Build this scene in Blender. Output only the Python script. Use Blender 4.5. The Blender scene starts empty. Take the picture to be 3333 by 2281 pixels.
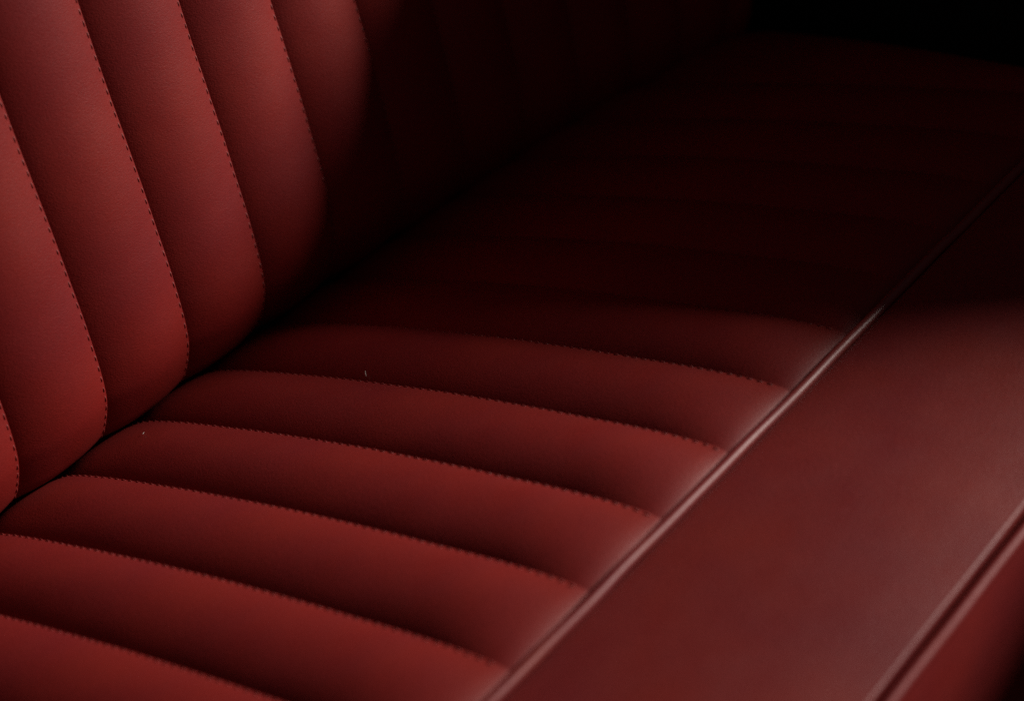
import bpy, math, random
import numpy as np
from mathutils import Matrix, Vector

random.seed(7)
rng = np.random.default_rng(7)
S = bpy.context.scene

# ---------------------------------------------------------------- frame
# everything is laid out in flute widths (W metres); x runs along the bench,
# y towards the backrest, z up.  The whole seat leans back by TILT.
W = 0.06
TILT = math.radians(-9.0)
ct, st = math.cos(TILT), math.sin(TILT)
ORG = np.array([12.0, 10.0, -16.0])          # floor level = z 0


def tw(p):
    """flute-width coordinates -> world metres"""
    p = np.atleast_2d(np.asarray(p, float))
    y = p[:, 1] * ct - p[:, 2] * st
    z = p[:, 1] * st + p[:, 2] * ct
    return np.c_[p[:, 0] - ORG[0], y - ORG[1], z - ORG[2]] * W


# ---------------------------------------------------------------- camera
D0, OFF = 8.870487, 0.596166
Rcam = np.array([[0.59127548, 0.48733164, -0.64257387],
                 [-0.77898737, 0.13888953, -0.61146412],
                 [-0.20873904, 0.86210067, 0.46174717]])
T = np.array([[1, 0, 0], [0, ct, -st], [0, st, ct]])
Rw = T @ Rcam
cam_d = bpy.data.cameras.new("camera")
cam = bpy.data.objects.new("camera", cam_d)
S.collection.objects.link(cam)
M = Matrix.Identity(4)
loc = tw([0, 0, 0])[0]
for i in range(3):
    for j in range(3):
        M[i][j] = Rw[i, j]
    M[i][3] = loc[i]
cam.matrix_world = M
cam_d.sensor_width = 36
cam_d.lens = 68.80
cam_d.clip_end = 100
cam_d.clip_start = 0.02
cam_d.dof.use_dof = True
cam_d.dof.focus_distance = 18.4 * W
cam_d.dof.aperture_fstop = 4.6
S.camera = cam

# ---------------------------------------------------------------- light
world = bpy.data.worlds.new("World")
S.world = world
world.use_nodes = True
bg = world.node_tree.nodes["Background"]
bg.inputs[0].default_value = (1.0, 0.86, 0.88, 1)
bg.inputs[1].default_value = 0.019
# the dim interior is a little brighter towards the windscreen (-y) than behind the seat
_n, _l = world.node_tree.nodes, world.node_tree.links
_tc = _n.new("ShaderNodeTexCoord")
_sx = _n.new("ShaderNodeSeparateXYZ")
_mr = _n.new("ShaderNodeMapRange")
_mr.inputs[1].default_value = -1.0
_mr.inputs[2].default_value = 0.6
_mr.inputs[3].default_value = 0.046
_mr.inputs[4].default_value = 0.008
_l.new(_tc.outputs["Generated"], _sx.inputs[0])
_l.new(_sx.outputs[1], _mr.inputs[0])
_l.new(_mr.outputs[0], bg.inputs[1])


def lamp(name, p_w, target_w, size, power, col):
    ld = bpy.data.lights.new(name, 'AREA')
    ld.shape = 'DISK'
    ld.size = size
    ld.energy = power
    ld.color = col
    o = bpy.data.objects.new(name, ld)
    S.collection.objects.link(o)
    a, b = Vector(tw(p_w)[0]), Vector(tw(target_w)[0])
    o.location = a
    o.rotation_euler = (b - a).to_track_quat('-Z', 'Y').to_euler()
    return o


# daylight through the side window, over the door's sill
key_pos = (11 + 60.0, 10 - 31.0, -8.2 + 25.5)
lamp("window_light", key_pos, (11, 10, -8), 0.46, 226, (1.0, 0.89, 0.81))

S.view_settings.view_transform = 'Standard'
S.view_settings.look = 'None'
S.view_settings.exposure = 0.0
S.view_settings.gamma = 1.0
S.render.engine = 'CYCLES'
S.cycles.use_denoising = False        # the sampling noise stands in for the photograph's fine film grain


# ---------------------------------------------------------------- materials
def leather(name, col, rough=0.56, grain=0.26, spec=0.34, scale=1.0):
    m = bpy.data.materials.new(name)
    m.use_nodes = True
    nt = m.node_tree
    N, L = nt.nodes, nt.links
    b = N["Principled BSDF"]
    b.inputs["Specular IOR Level"].default_value = spec
    tc = N.new("ShaderNodeTexCoord")
    # broad, slight purple-to-orange tint, put into the colour for cool and warm light
    n1 = N.new("ShaderNodeTexNoise")
    n1.inputs["Scale"].default_value = 14
    n1.inputs["Detail"].default_value = 4
    L.new(tc.outputs["Object"], n1.inputs["Vector"])
    cr = N.new("ShaderNodeValToRGB")
    cr.color_ramp.elements[0].position = 0.3
    cr.color_ramp.elements[1].position = 0.7
    cr.color_ramp.elements[0].color = (col[0] * .86, col[1] * .80, col[2] * 1.10, 1)
    cr.color_ramp.elements[1].color = (col[0] * 1.06, col[1] * 1.10, col[2] * .90, 1)
    L.new(n1.outputs[0], cr.inputs[0])
    # fine mottling between pebbles of the grain
    mp = N.new("ShaderNodeMapping")
    mp.inputs["Scale"].default_value = (0.62, 1.0, 1.35)
    L.new(tc.outputs["Object"], mp.inputs[0])
    vo = N.new("ShaderNodeTexVoronoi")
    vo.feature = 'DISTANCE_TO_EDGE'
    vo.inputs["Scale"].default_value = 1000 * scale
    n2 = N.new("ShaderNodeTexNoise")
    n2.inputs["Scale"].default_value = 900 * scale
    n2.inputs["Detail"].default_value = 3
    n2.inputs["Roughness"].default_value = 0.62
    n3 = N.new("ShaderNodeTexNoise")
    n3.inputs["Scale"].default_value = 60
    n3.inputs["Detail"].default_value = 3
    for t in (vo, n2, n3):
        L.new(mp.outputs[0], t.inputs["Vector"])
    mix = N.new("ShaderNodeMix")
    mix.data_type = 'RGBA'
    mix.blend_type = 'MULTIPLY'
    mix.inputs[0].default_value = 0.5
    mr = N.new("ShaderNodeMapRange")
    mr.inputs[1].default_value = 0.30
    mr.inputs[2].default_value = 0.70
    mr.inputs[3].default_value = 0.72
    mr.inputs[4].default_value = 1.22
    L.new(n2.outputs[0], mr.inputs[0])
    L.new(cr.outputs[0], mix.inputs[6])
    L.new(mr.outputs[0], mix.inputs[7])
    L.new(mix.outputs[2], b.inputs["Base Color"])
    r = N.new("ShaderNodeMapRange")
    r.inputs[3].default_value = rough - .07
    r.inputs[4].default_value = rough + .07
    L.new(n3.outputs[0], r.inputs[0])
    L.new(r.outputs[0], b.inputs["Roughness"])
    b1 = N.new("ShaderNodeBump")
    b1.inputs["Strength"].default_value = grain
    b1.inputs["Distance"].default_value = 0.0005
    L.new(vo.outputs["Distance"], b1.inputs["Height"])
    b2 = N.new("ShaderNodeBump")
    b2.inputs["Strength"].default_value = grain
    b2.inputs["Distance"].default_value = 0.0006
    L.new(n2.outputs[0], b2.inputs["Height"])
    L.new(b1.outputs[0], b2.inputs["Normal"])
    b3 = N.new("ShaderNodeBump")
    b3.inputs["Strength"].default_value = 0.06
    b3.inputs["Distance"].default_value = 0.002
    L.new(n3.outputs[0], b3.inputs["Height"])
    L.new(b2.outputs[0], b3.inputs["Normal"])
    L.new(b3.outputs[0], b.inputs["Normal"])
    return m


def plain(name, col, rough, bump=0.0, scale=300.0):
    m = bpy.data.materials.new(name)
    m.use_nodes = True
    nt = m.node_tree
    N, L = nt.nodes, nt.links
    b = N["Principled BSDF"]
    b.inputs["Roughness"].default_value = rough
    n = N.new("ShaderNodeTexNoise")
    n.inputs["Scale"].default_value = scale
    n.inputs["Detail"].default_value = 4
    tc = N.new("ShaderNodeTexCoord")
    L.new(tc.outputs["Object"], n.inputs["Vector"])
    cr = N.new("ShaderNodeValToRGB")
    cr.color_ramp.elements[0].color = (col[0] * .8, col[1] * .8, col[2] * .8, 1)
    cr.color_ramp.elements[1].color = (col[0] * 1.2, col[1] * 1.2, col[2] * 1.2, 1)
    L.new(n.outputs[0], cr.inputs[0])
    L.new(cr.outputs[0], b.inputs["Base Color"])
    if bump:
        bp = N.new("ShaderNodeBump")
        bp.inputs["Strength"].default_value = bump
        bp.inputs["Distance"].default_value = 0.001
        L.new(n.outputs[0], bp.inputs["Height"])
        L.new(bp.outputs[0], b.inputs["Normal"])
    return m


RED = (0.240, 0.0138, 0.0118)
m_red = leather("red_leather", RED)
m_back = leather("red_leather_backrest", (0.242, 0.0130, 0.0108), spec=0.26)
m_bol = leather("red_leather_bolster", (0.215, 0.0155, 0.0135), rough=0.52, grain=0.30, spec=0.46)
m_pipe = leather("red_leather_piping", (0.26, 0.032, 0.03), rough=0.44, grain=0.10, spec=0.60)
m_thread = plain("red_thread", (0.27, 0.024, 0.02), 0.55, 0.3, 2500)
m_black = plain("black_trim", (0.006, 0.0065, 0.007), 0.65, 0.4, 700)
m_carpet = plain("dark_carpet", (0.008, 0.007, 0.007), 0.95, 1.0, 900)
m_lint = plain("white_fibre", (0.75, 0.70, 0.66), 0.6)


# ---------------------------------------------------------------- objects
def empty(name, p_w):
    o = bpy.data.objects.new(name, None)
    o.location = tw(p_w)[0]
    o.empty_display_size = 0.05
    S.collection.objects.link(o)
    return o


def mesh(name, verts, faces, mat, parent=None, world_coords=False, smooth=True, origin=None):
    """verts in flute widths (or world metres); origin = centre unless given"""
    V = np.asarray(verts, float) if world_coords else tw(verts)
    par = np.array(parent_loc(parent))
    o_w = V.mean(0) if origin is None else np.array(origin)
    me = bpy.data.meshes.new(name)
    me.from_pydata((V - o_w).tolist(), [], [list(map(int, f)) for f in faces])
    me.polygons.foreach_set("use_smooth", [smooth] * len(me.polygons))
    me.materials.append(mat)
    me.update()
    o = bpy.data.objects.new(name, me)
    S.collection.objects.link(o)
    if parent:
        o.parent = parent
    o.location = o_w - par
    return o


def parent_loc(o):
    p = Vector((0, 0, 0))
    while o:
        p = p + o.location
        o = o.parent
    return p


def grid_faces(nu, nv, flip=False):
    i = np.arange(nv - 1)[:, None] * nu + np.arange(nu - 1)[None]
    f = np.stack([i, i + 1, i + 1 + nu, i + nu], -1).reshape(-1, 4)
    return f[:, ::-1] if flip else f


def tag(o, label, cat, group=None, kind=None):
    if label:
        o["label"] = label
    if cat:
        o["category"] = cat
    if group:
        o["group"] = group
    if kind:
        o["kind"] = kind


def smooth_curve(pts, n):
    """Catmull-Rom through pts, resampled to n points of equal arc length"""
    P = np.asarray(pts, float)
    Q = np.vstack([2 * P[0] - P[1], P, 2 * P[-1] - P[-2]])
    out = []
    for i in range(1, len(Q) - 2):
        t = np.linspace(0, 1, 40, endpoint=False)[:, None]
        a, b, c, d = Q[i - 1], Q[i], Q[i + 1], Q[i + 2]
        out.append(.5 * ((2 * b) + (-a + c) * t + (2 * a - 5 * b + 4 * c - d) * t ** 2
                         + (-a + 3 * b - 3 * c + d) * t ** 3))
    C = np.vstack(out + [P[-1:]])
    s = np.r_[0, np.cumsum(np.linalg.norm(np.diff(C, axis=0), axis=1))]
    q = np.linspace(0, s[-1], n)
    return np.c_[tuple(np.interp(q, s, C[:, k]) for k in range(C.shape[1]))], q


def wobble(x, seed, amp):
    r = np.random.default_rng(seed)
    y = 0 * x
    for f in (0.35, 0.8, 1.7, 3.1):
        y = y + np.sin(x * f * 2 * r.uniform(.8, 1.2) + r.uniform(0, 6.28)) / (1 + f)
    return y * amp


STP = 0.10                    # stitch pitch
u_half = 1 - (1 - np.linspace(0, 1, 24)) ** 1.0


def u_samples(n=46):
    t = np.linspace(0, 1, n)
    return .5 - .5 * np.cos(np.pi * t) * (1 - .15 * np.sin(np.pi * t) ** 2)


US = u_samples()


def bulge(u, H, pw=2.0, ex=0.94):
    t = np.abs(2 * u - 1)
    return H * np.clip(1 - t ** pw, 0, 1) ** ex


# ---- seat profile (y, z) from the groove at the piping to behind the backrest
seat_prof = [(8.20, -8.55), (8.235, -8.46), (8.34, -8.41), (8.52, -8.385), (8.85, -8.366), (9.28, -8.360), (9.8, -8.366),
             (10.3, -8.370), (11.2, -8.395), (11.7, -8.422), (12.2, -8.454), (12.72, -8.494),
             (13.25, -8.545), (13.8, -8.603), (14.22, -8.665), (14.50, -8.735), (14.74, -8.86),
             (15.0, -9.08), (15.3, -9.45)]
NS = 900
SP, s_arc = smooth_curve(seat_prof, NS)
# ---- backrest profile (y, z) from under the roll at its foot to its top
back_prof = [(15.2, -8.19), (14.3, -8.06), (13.6, -7.93), (13.25, -7.82), (13.06, -7.71), (12.95, -7.57), (12.855, -7.40),
             (12.80, -7.25), (12.762, -7.0), (12.742, -6.6), (12.745, -6.25), (12.752, -5.8),
             (12.77, -5.35), (12.79, -4.9), (12.80, -4.4), (12.82, -3.6), (12.90, -2.8),
             (13.05, -2.2), (13.3, -1.8), (13.7, -1.6), (14.1, -1.6)]
NB = 1000
BP, b_arc = smooth_curve(back_prof, NB)


def normals2(P, sign):
    t = np.gradient(P, axis=0)
    t /= np.linalg.norm(t, axis=1)[:, None]
    return np.c_[-t[:, 1], t[:, 0]] * sign


SN = normals2(SP, 1.0)     # up
BN = normals2(BP, 1.0)     # towards the front of the car (-y)
if SN[NS // 2, 1] < 0:
    SN = -SN
if BN[NB // 2, 0] > 0:
    BN = -BN

K_FIRST, K_LAST = -6, 10


def back_scale(k):
    """the backrest wraps forward towards its far end"""
    return np.interp(k, [-10, 4.0, 5.0, 6.3, 7.6, 9.0, 10.5],
                     [1.105, 1.105, 1.10, 1.085, 1.063, 1.038, 1.01])


def back_drop(k):
    """its foot reaches lower towards the far end"""
    return np.interp(k, [-10, 2, 3.5, 5, 6.3, 7.6, 9, 10.3], [0, .03, .08, .17, .27, .43, .60, .80])


def scallop(u, v, ph):
    """leather drawn in at every needle hole along the seam side u -> 1"""
    near = np.exp(-((1 - u) / 0.035) ** 1.3)
    c = .5 + .5 * np.cos(2 * np.pi * (v / STP) + ph)
    return near * c ** 1.5


# plain coordinates of one point of a flute ------------------------------
def seat_point(k, u, i, h):
    """k seam index, u 0..1 across, i row of profile, h height over profile"""
    far = np.clip((SP[i, 0] - 9.0) / 4.0, 0, 1) * 0.85
    wid = np.where(k >= 9, 0.60 + far * 1.25, 1.0)
    x = D0 + k + u * wid
    return np.stack([x, SP[i, 0] + SN[i, 0] * h, SP[i, 1] + SN[i, 1] * h], -1)


def back_point(k, u, i, h):
    kk = k + u
    s = back_scale(kk)
    y = BP[i, 0] + BN[i, 0] * h
    z = BP[i, 1] + BN[i, 1] * h
    w = np.clip((-6.3 - BP[i, 1]) / 1.3, 0, 1)
    w = w * w * (3 - 2 * w)
    z = z - back_drop(kk) * w
    return np.stack([s * (D0 + OFF + kk), s * y, s * z], -1)


def seat_taper(i):
    d = SP[i, 0] - 8.2
    a = np.clip(d / 1.05, 0, 1)
    e = np.clip((14.9 - SP[i, 0]) / 1.5, 0, 1)
    return (.10 + .90 * (1 - (1 - a) ** 2.4)) * (.60 + .40 * e * e * (3 - 2 * e))


def height_seat(k, u, i):
    v = s_arc[i]
    H = 0.102 * (1 + wobble(v, 100 + k, .03)) * seat_taper(i)
    h = bulge(u, H)
    h = h * (1 - .11 * scallop(u, v, k * 1.3)) * (1 - .06 * scallop(1 - u, v, k * 1.3 - 1.3))
    return h + np.sin(np.pi * u) ** 2 * wobble(v + u, 300 + k, .004)


def height_back(k, u, i):
    v = b_arc[i]
    H = 0.114 * (1 + wobble(v, 200 + k, .03))
    e = np.clip((BP[i, 1] + 8.05) / 1.15, 0, 1)          # the padding thins out into the crease
    H = H * (.36 + .64 * e * e * (3 - 2 * e))
    h = bulge(u, H)
    h = h * (1 - .11 * scallop(u, v, k * 1.7)) * (1 - .06 * scallop(1 - u, v, k * 1.7 - 1.7))
    return h + np.sin(np.pi * u) ** 2 * wobble(v + u, 400 + k, .0025)


def flute(k, n, hf, pf, flip, parent):
    U, I = np.meshgrid(US, np.arange(n))
    h = hf(k, U, I)
    V = pf(k, U, I, h).reshape(-1, 3)
    return mesh("padded_flute", V, grid_faces(len(US), n, flip), m_back if flip else m_red, parent)


def stitches(k, n, arc, ph, hf, pf, parent, lo, hi):
    """thread of one seam: short stitches lying just inside the flute's edge"""
    verts, faces = [], []
    i_all = np.arange(n)
    first = arc[-1] * 0
    m = 0
    uu = 0.974
    while True:
        # holes are where the scallop's cosine peaks
        v0 = (m - ph / (2 * np.pi)) * STP
        m += 1
        if v0 > arc[-1] - STP:
            break
        if v0 < lo or v0 + STP > hi:
            continue
        j = random.uniform(-.004, .004)
        vv = v0 + STP * np.linspace(.14, .86, 6)
        ii = np.clip(np.round(np.interp(vv, arc, i_all)).astype(int), 0, n - 1)
        lift = np.array([-.006, .003, .006, .005, .000, -.008])
        ring = []
        for a in range(6):
            U = np.array([uu + j - (.004 if a in (0, 5) else 0)])
            h0 = hf(k, U, ii[a:a + 1])
            ring.append(pf(k, U, ii[a:a + 1], h0 + lift[a] - .003)[0])
        ring = np.array(ring)
        d = np.gradient(ring, axis=0)
        d /= np.linalg.norm(d, axis=1)[:, None]
        ax = np.array([1.0, 0, 0])
        rad = [.004, .0080, .0092, .0088, .0070, .003]
        base = len(verts)
        for a in range(6):
            e1 = ax - d[a] * (ax @ d[a])
            e1 /= np.linalg.norm(e1)
            e2 = np.cross(d[a], e1)
            for q in range(7):
                an = 2 * np.pi * q / 7
                verts.append(ring[a] + rad[a] * (math.cos(an) * e1 + math.sin(an) * e2))
        for a in range(5):
            for q in range(7):
                q2 = (q + 1) % 7
                faces.append((base + a * 7 + q, base + a * 7 + q2, base + (a + 1) * 7 + q2, base + (a + 1) * 7 + q))
        faces.append(tuple(base + q for q in range(6, -1, -1)))
        faces.append(tuple(base + 35 + q for q in range(7)))
    return mesh("stitching", verts, faces, m_thread, parent)


def extrude_profile(name, prof, x0, x1, mat, parent, n=120, nx=120, round_end=None, closed=False):
    P, _ = smooth_curve(prof, n)
    xs = np.linspace(x0, x1, nx)
    V = []
    for x in xs:
        wv = wobble(np.array([x * .9]), 5, .006)[0]
        V.append(np.c_[np.full(n, x), P[:, 0], P[:, 1] + wv * np.sin(np.linspace(0, np.pi, n))])
    V = np.vstack(V)
    F = [tuple(f) for f in grid_faces(n, nx)]
    F.append(tuple(range(n - 1, -1, -1)))
    F.append(tuple((nx - 1) * n + i for i in range(n)))
    return mesh(name, V, F, mat, parent)


def tube(name, pts, r, mat, parent, n=14, world_coords=False):
    P = np.asarray(pts, float)
    V, F = [], []
    d = np.gradient(P, axis=0)
    d /= np.linalg.norm(d, axis=1)[:, None]
    up = np.array([0, .3, 1.0])
    for a in range(len(P)):
        e1 = np.cross(up, d[a])
        e1 /= np.linalg.norm(e1)
        e2 = np.cross(d[a], e1)
        rr = r[a] if hasattr(r, '__len__') else r
        for q in range(n):
            an = 2 * np.pi * q / n
            V.append(P[a] + rr * (math.cos(an) * e1 + math.sin(an) * e2))
    for a in range(len(P) - 1):
        for q in range(n):
            q2 = (q + 1) % n
            F.append((a * n + q, a * n + q2, (a + 1) * n + q2, (a + 1) * n + q))
    F.append(tuple(range(n - 1, -1, -1)))
    F.append(tuple((len(P) - 1) * n + q for q in range(n)))
    return mesh(name, V, F, mat, parent, world_coords)


def slab(name, poly_yz, x0, x1, mat, parent, bevel=0.004, wc=False):
    """closed prism along x from a (y, z) outline, with bevelled edges"""
    n = len(poly_yz)
    V = [(x0, y, z) for y, z in poly_yz] + [(x1, y, z) for y, z in poly_yz]
    F = [tuple(range(n))[::-1], tuple(range(n, 2 * n))]
    for i in range(n):
        j = (i + 1) % n
        F.append((i, j, n + j, n + i))
    o = mesh(name, V, F, mat, parent, wc, smooth=False)
    b = o.modifiers.new("edge", 'BEVEL')
    b.width = bevel
    b.segments = 4
    b.limit_method = 'ANGLE'
    return o


XA, XB = D0 + K_FIRST, D0 + 9.95

bench = empty("bench_seat", ((XA + XB) / 2, 10, -8.4))
bench.location.z = 0.0
tag(bench, "red leather car bench seat with padded flutes, stitched seams and piped front edge", "car seat")

# ---- backrest
back_body = slab("backrest", [(15.75, -8.7), (16.6, -8.7), (17.2, -2.2), (16.8, -1.75), (15.5, -1.78), (14.9, -2.6)],
                 XA * 1.09, 20.2, m_red, bench, 0.012)
for k in range(K_FIRST, 9):
    flute(k, NB, height_back, back_point, True, back_body)
    if k < 8:
        stitches(k, NB, b_arc, k * 1.7, height_back, back_point, back_body, .6, b_arc[-1] - .6)
# narrow closing strip at the far end
flute(9, NB, height_back, lambda k, u, i, h: back_point(k, u * .55, i, h * .8), True, back_body)
stitches(8, NB, b_arc, 8 * 1.7, height_back, back_point, back_body, .6, b_arc[-1] - .6)

# ---- cushion
cush = slab("seat_cushion", [(8.3, -8.80), (13.2, -8.90), (14.6, -9.3), (15.9, -9.8), (15.9, -12.6), (7.4, -12.6), (7.4, -9.2)],
            XA, D0 + 9.8, m_red, bench, 0.01)
for k in range(K_FIRST, 10):
    flute(k, NS, height_seat, seat_point, False, cush)
    if k < 9:
        stitches(k, NS, s_arc, k * 1.3, height_seat, seat_point, cush, .16, s_arc[-1] - .6)

# ---- front bolster and its two lines of piping
bol = extrude_profile("front_bolster",
                      [(8.14, -8.62), (8.11, -8.46), (8.08, -8.408), (8.02, -8.386), (7.90, -8.380), (7.65, -8.380), (7.3, -8.394),
                       (6.95, -8.416), (6.6, -8.456), (6.28, -8.508), (6.02, -8.566), (5.88, -8.601), (5.862, -8.606),
                       (5.848, -8.622), (5.848, -8.66), (5.90, -8.80), (6.15, -8.88), (7.6, -8.9)],
                      XA, XB + .1, m_bol, bench, 460, 60)
xs = np.linspace(XA, XB + .05, 160)
tube("piping", np.c_[xs, 8.135 + wobble(xs, 8, .006), -8.398 + wobble(xs, 9, .005)], .049, m_pipe, bol)
tube("piping", np.c_[xs, 5.742 + wobble(xs, 18, .006), -8.660 + wobble(xs, 19, .006)], .050, m_red, bol)
extrude_profile("front_panel",
                [(6.10, -8.76), (5.92, -8.745), (5.84, -8.745), (5.812, -8.77), (5.806, -8.84), (5.806, -9.05),
                 (5.83, -9.35), (5.90, -9.75), (6.02, -10.25), (6.18, -10.85), (6.42, -11.5), (7.3, -12.2), (7.3, -10.0)],
                XA, XB + .1, m_red, bench, 460, 60)
base = slab("seat_base", [(7.6, -12.0), (15.2, -12.0), (15.4, -14.5), (7.8, -14.0)], XA + .3, XB - .4, m_black, bench, 0.006)

# ---- car door beside the far end of the bench; its sill cuts the daylight
XD = 21.2
# where the daylight ends on backrest, cushion and bolster; the outline of the
# unseen window opening is shaped to throw that edge
EDGE = [(13.75, 14.05, -6.05), (12.85, 14.05, -6.75), (12.25, 14.05, -7.28), (11.6, 14.05, -7.78), (10.95, 14.05, -8.2),
        (10.6, 14.3, -8.6), (10.6, 13.04, -8.42), (10.85, 12.17, -8.37), (11.25, 11.06, -8.31), (11.75, 9.69, -8.28),
        (12.25, 8.5, -8.32), (12.7, 7.6, -8.38), (13.2, 6.9, -8.43)]
KP = np.array(key_pos)
out = []
for p in EDGE:
    p = np.array(p) - (.38, 0, 0)
    q = p + (KP - p) * (XD - p[0]) / (KP[0] - p[0])
    out.append((q[1], q[2]))
out = np.array(out)
d = out[0] - out[2]
top = out[0] + d / np.linalg.norm(d) * 7.0
opening = [(24.0, top[1])] + [tuple(top)] + [tuple(o) for o in out] + [(out[-1][0] - 3, out[-1][1] - .3), (-14.0, out[-1][1] - 1.6)]
dw = tw([(XD, y, z) for y, z in opening])
x_in = dw[0, 0]
door = empty("car_door", (XD + .5, 8, -12))
door.location.z = 0
tag(door, "black car door trim beyond the far end of the red bench", "car door")
panel = [(w[1], w[2]) for w in dw] + [(dw[-1, 1], -.02), (dw[0, 1], -.02)]
slab("door_panel", panel, x_in, x_in + .05, m_black, door, 0.003, True)
slab("armrest", [(-.55, .50), (-.10, .54), (-.05, .59), (-.12, .61), (-.56, .57)],
     x_in - .055, x_in + .004, m_black, door, 0.012, True)

# ---- floor of the cabin
fl = mesh("floor", [(-2.5, -2.5, 0), (2.5, -2.5, 0), (2.5, 2.5, 0), (-2.5, 2.5, 0)], [(0, 1, 2, 3)], m_carpet, None, True, False,
          origin=(0, 0, 0))
tag(fl, None, None, kind="structure")


# ---- lint caught on the leather
def fibre(k, u, y, length, dx, dy, lift, r, label):
    i = int(np.argmin(np.abs(SP[:, 0] - y)))
    U = np.array([u])
    p = seat_point(k, U, np.array([i]), height_seat(k, U, np.array([i])) + .012)[0]
    t = np.linspace(0, 1, 9)
    pts = np.c_[p[0] + dx * length * t, p[1] + dy * length * t + .1 * length * np.sin(3 * t), p[2] + lift * length * t]
    V = tw(pts)
    o = tube("lint_fibre", pts, r * (1 - .5 * np.abs(2 * t - 1)), m_lint, None, 6)
    tag(o, label, "lint", "lint fibres on the seat")
    return o


LINT = [(2, .04, 12.30, .055, .35, .2, .9, .006, "bright speck of white lint standing on a seam of the seat cushion"),
        (0, .75, 14.55, .12, .7, .5, .5, .0022, "hair-thin pale fibre lying beside the crease under the backrest"),
        (0, .60, 13.95, .030, .9, .3, .1, .0035, "tiny pale dust speck on a cushion flute, a little right of the hair-thin fibre")]
for a in LINT:
    fibre(*a)
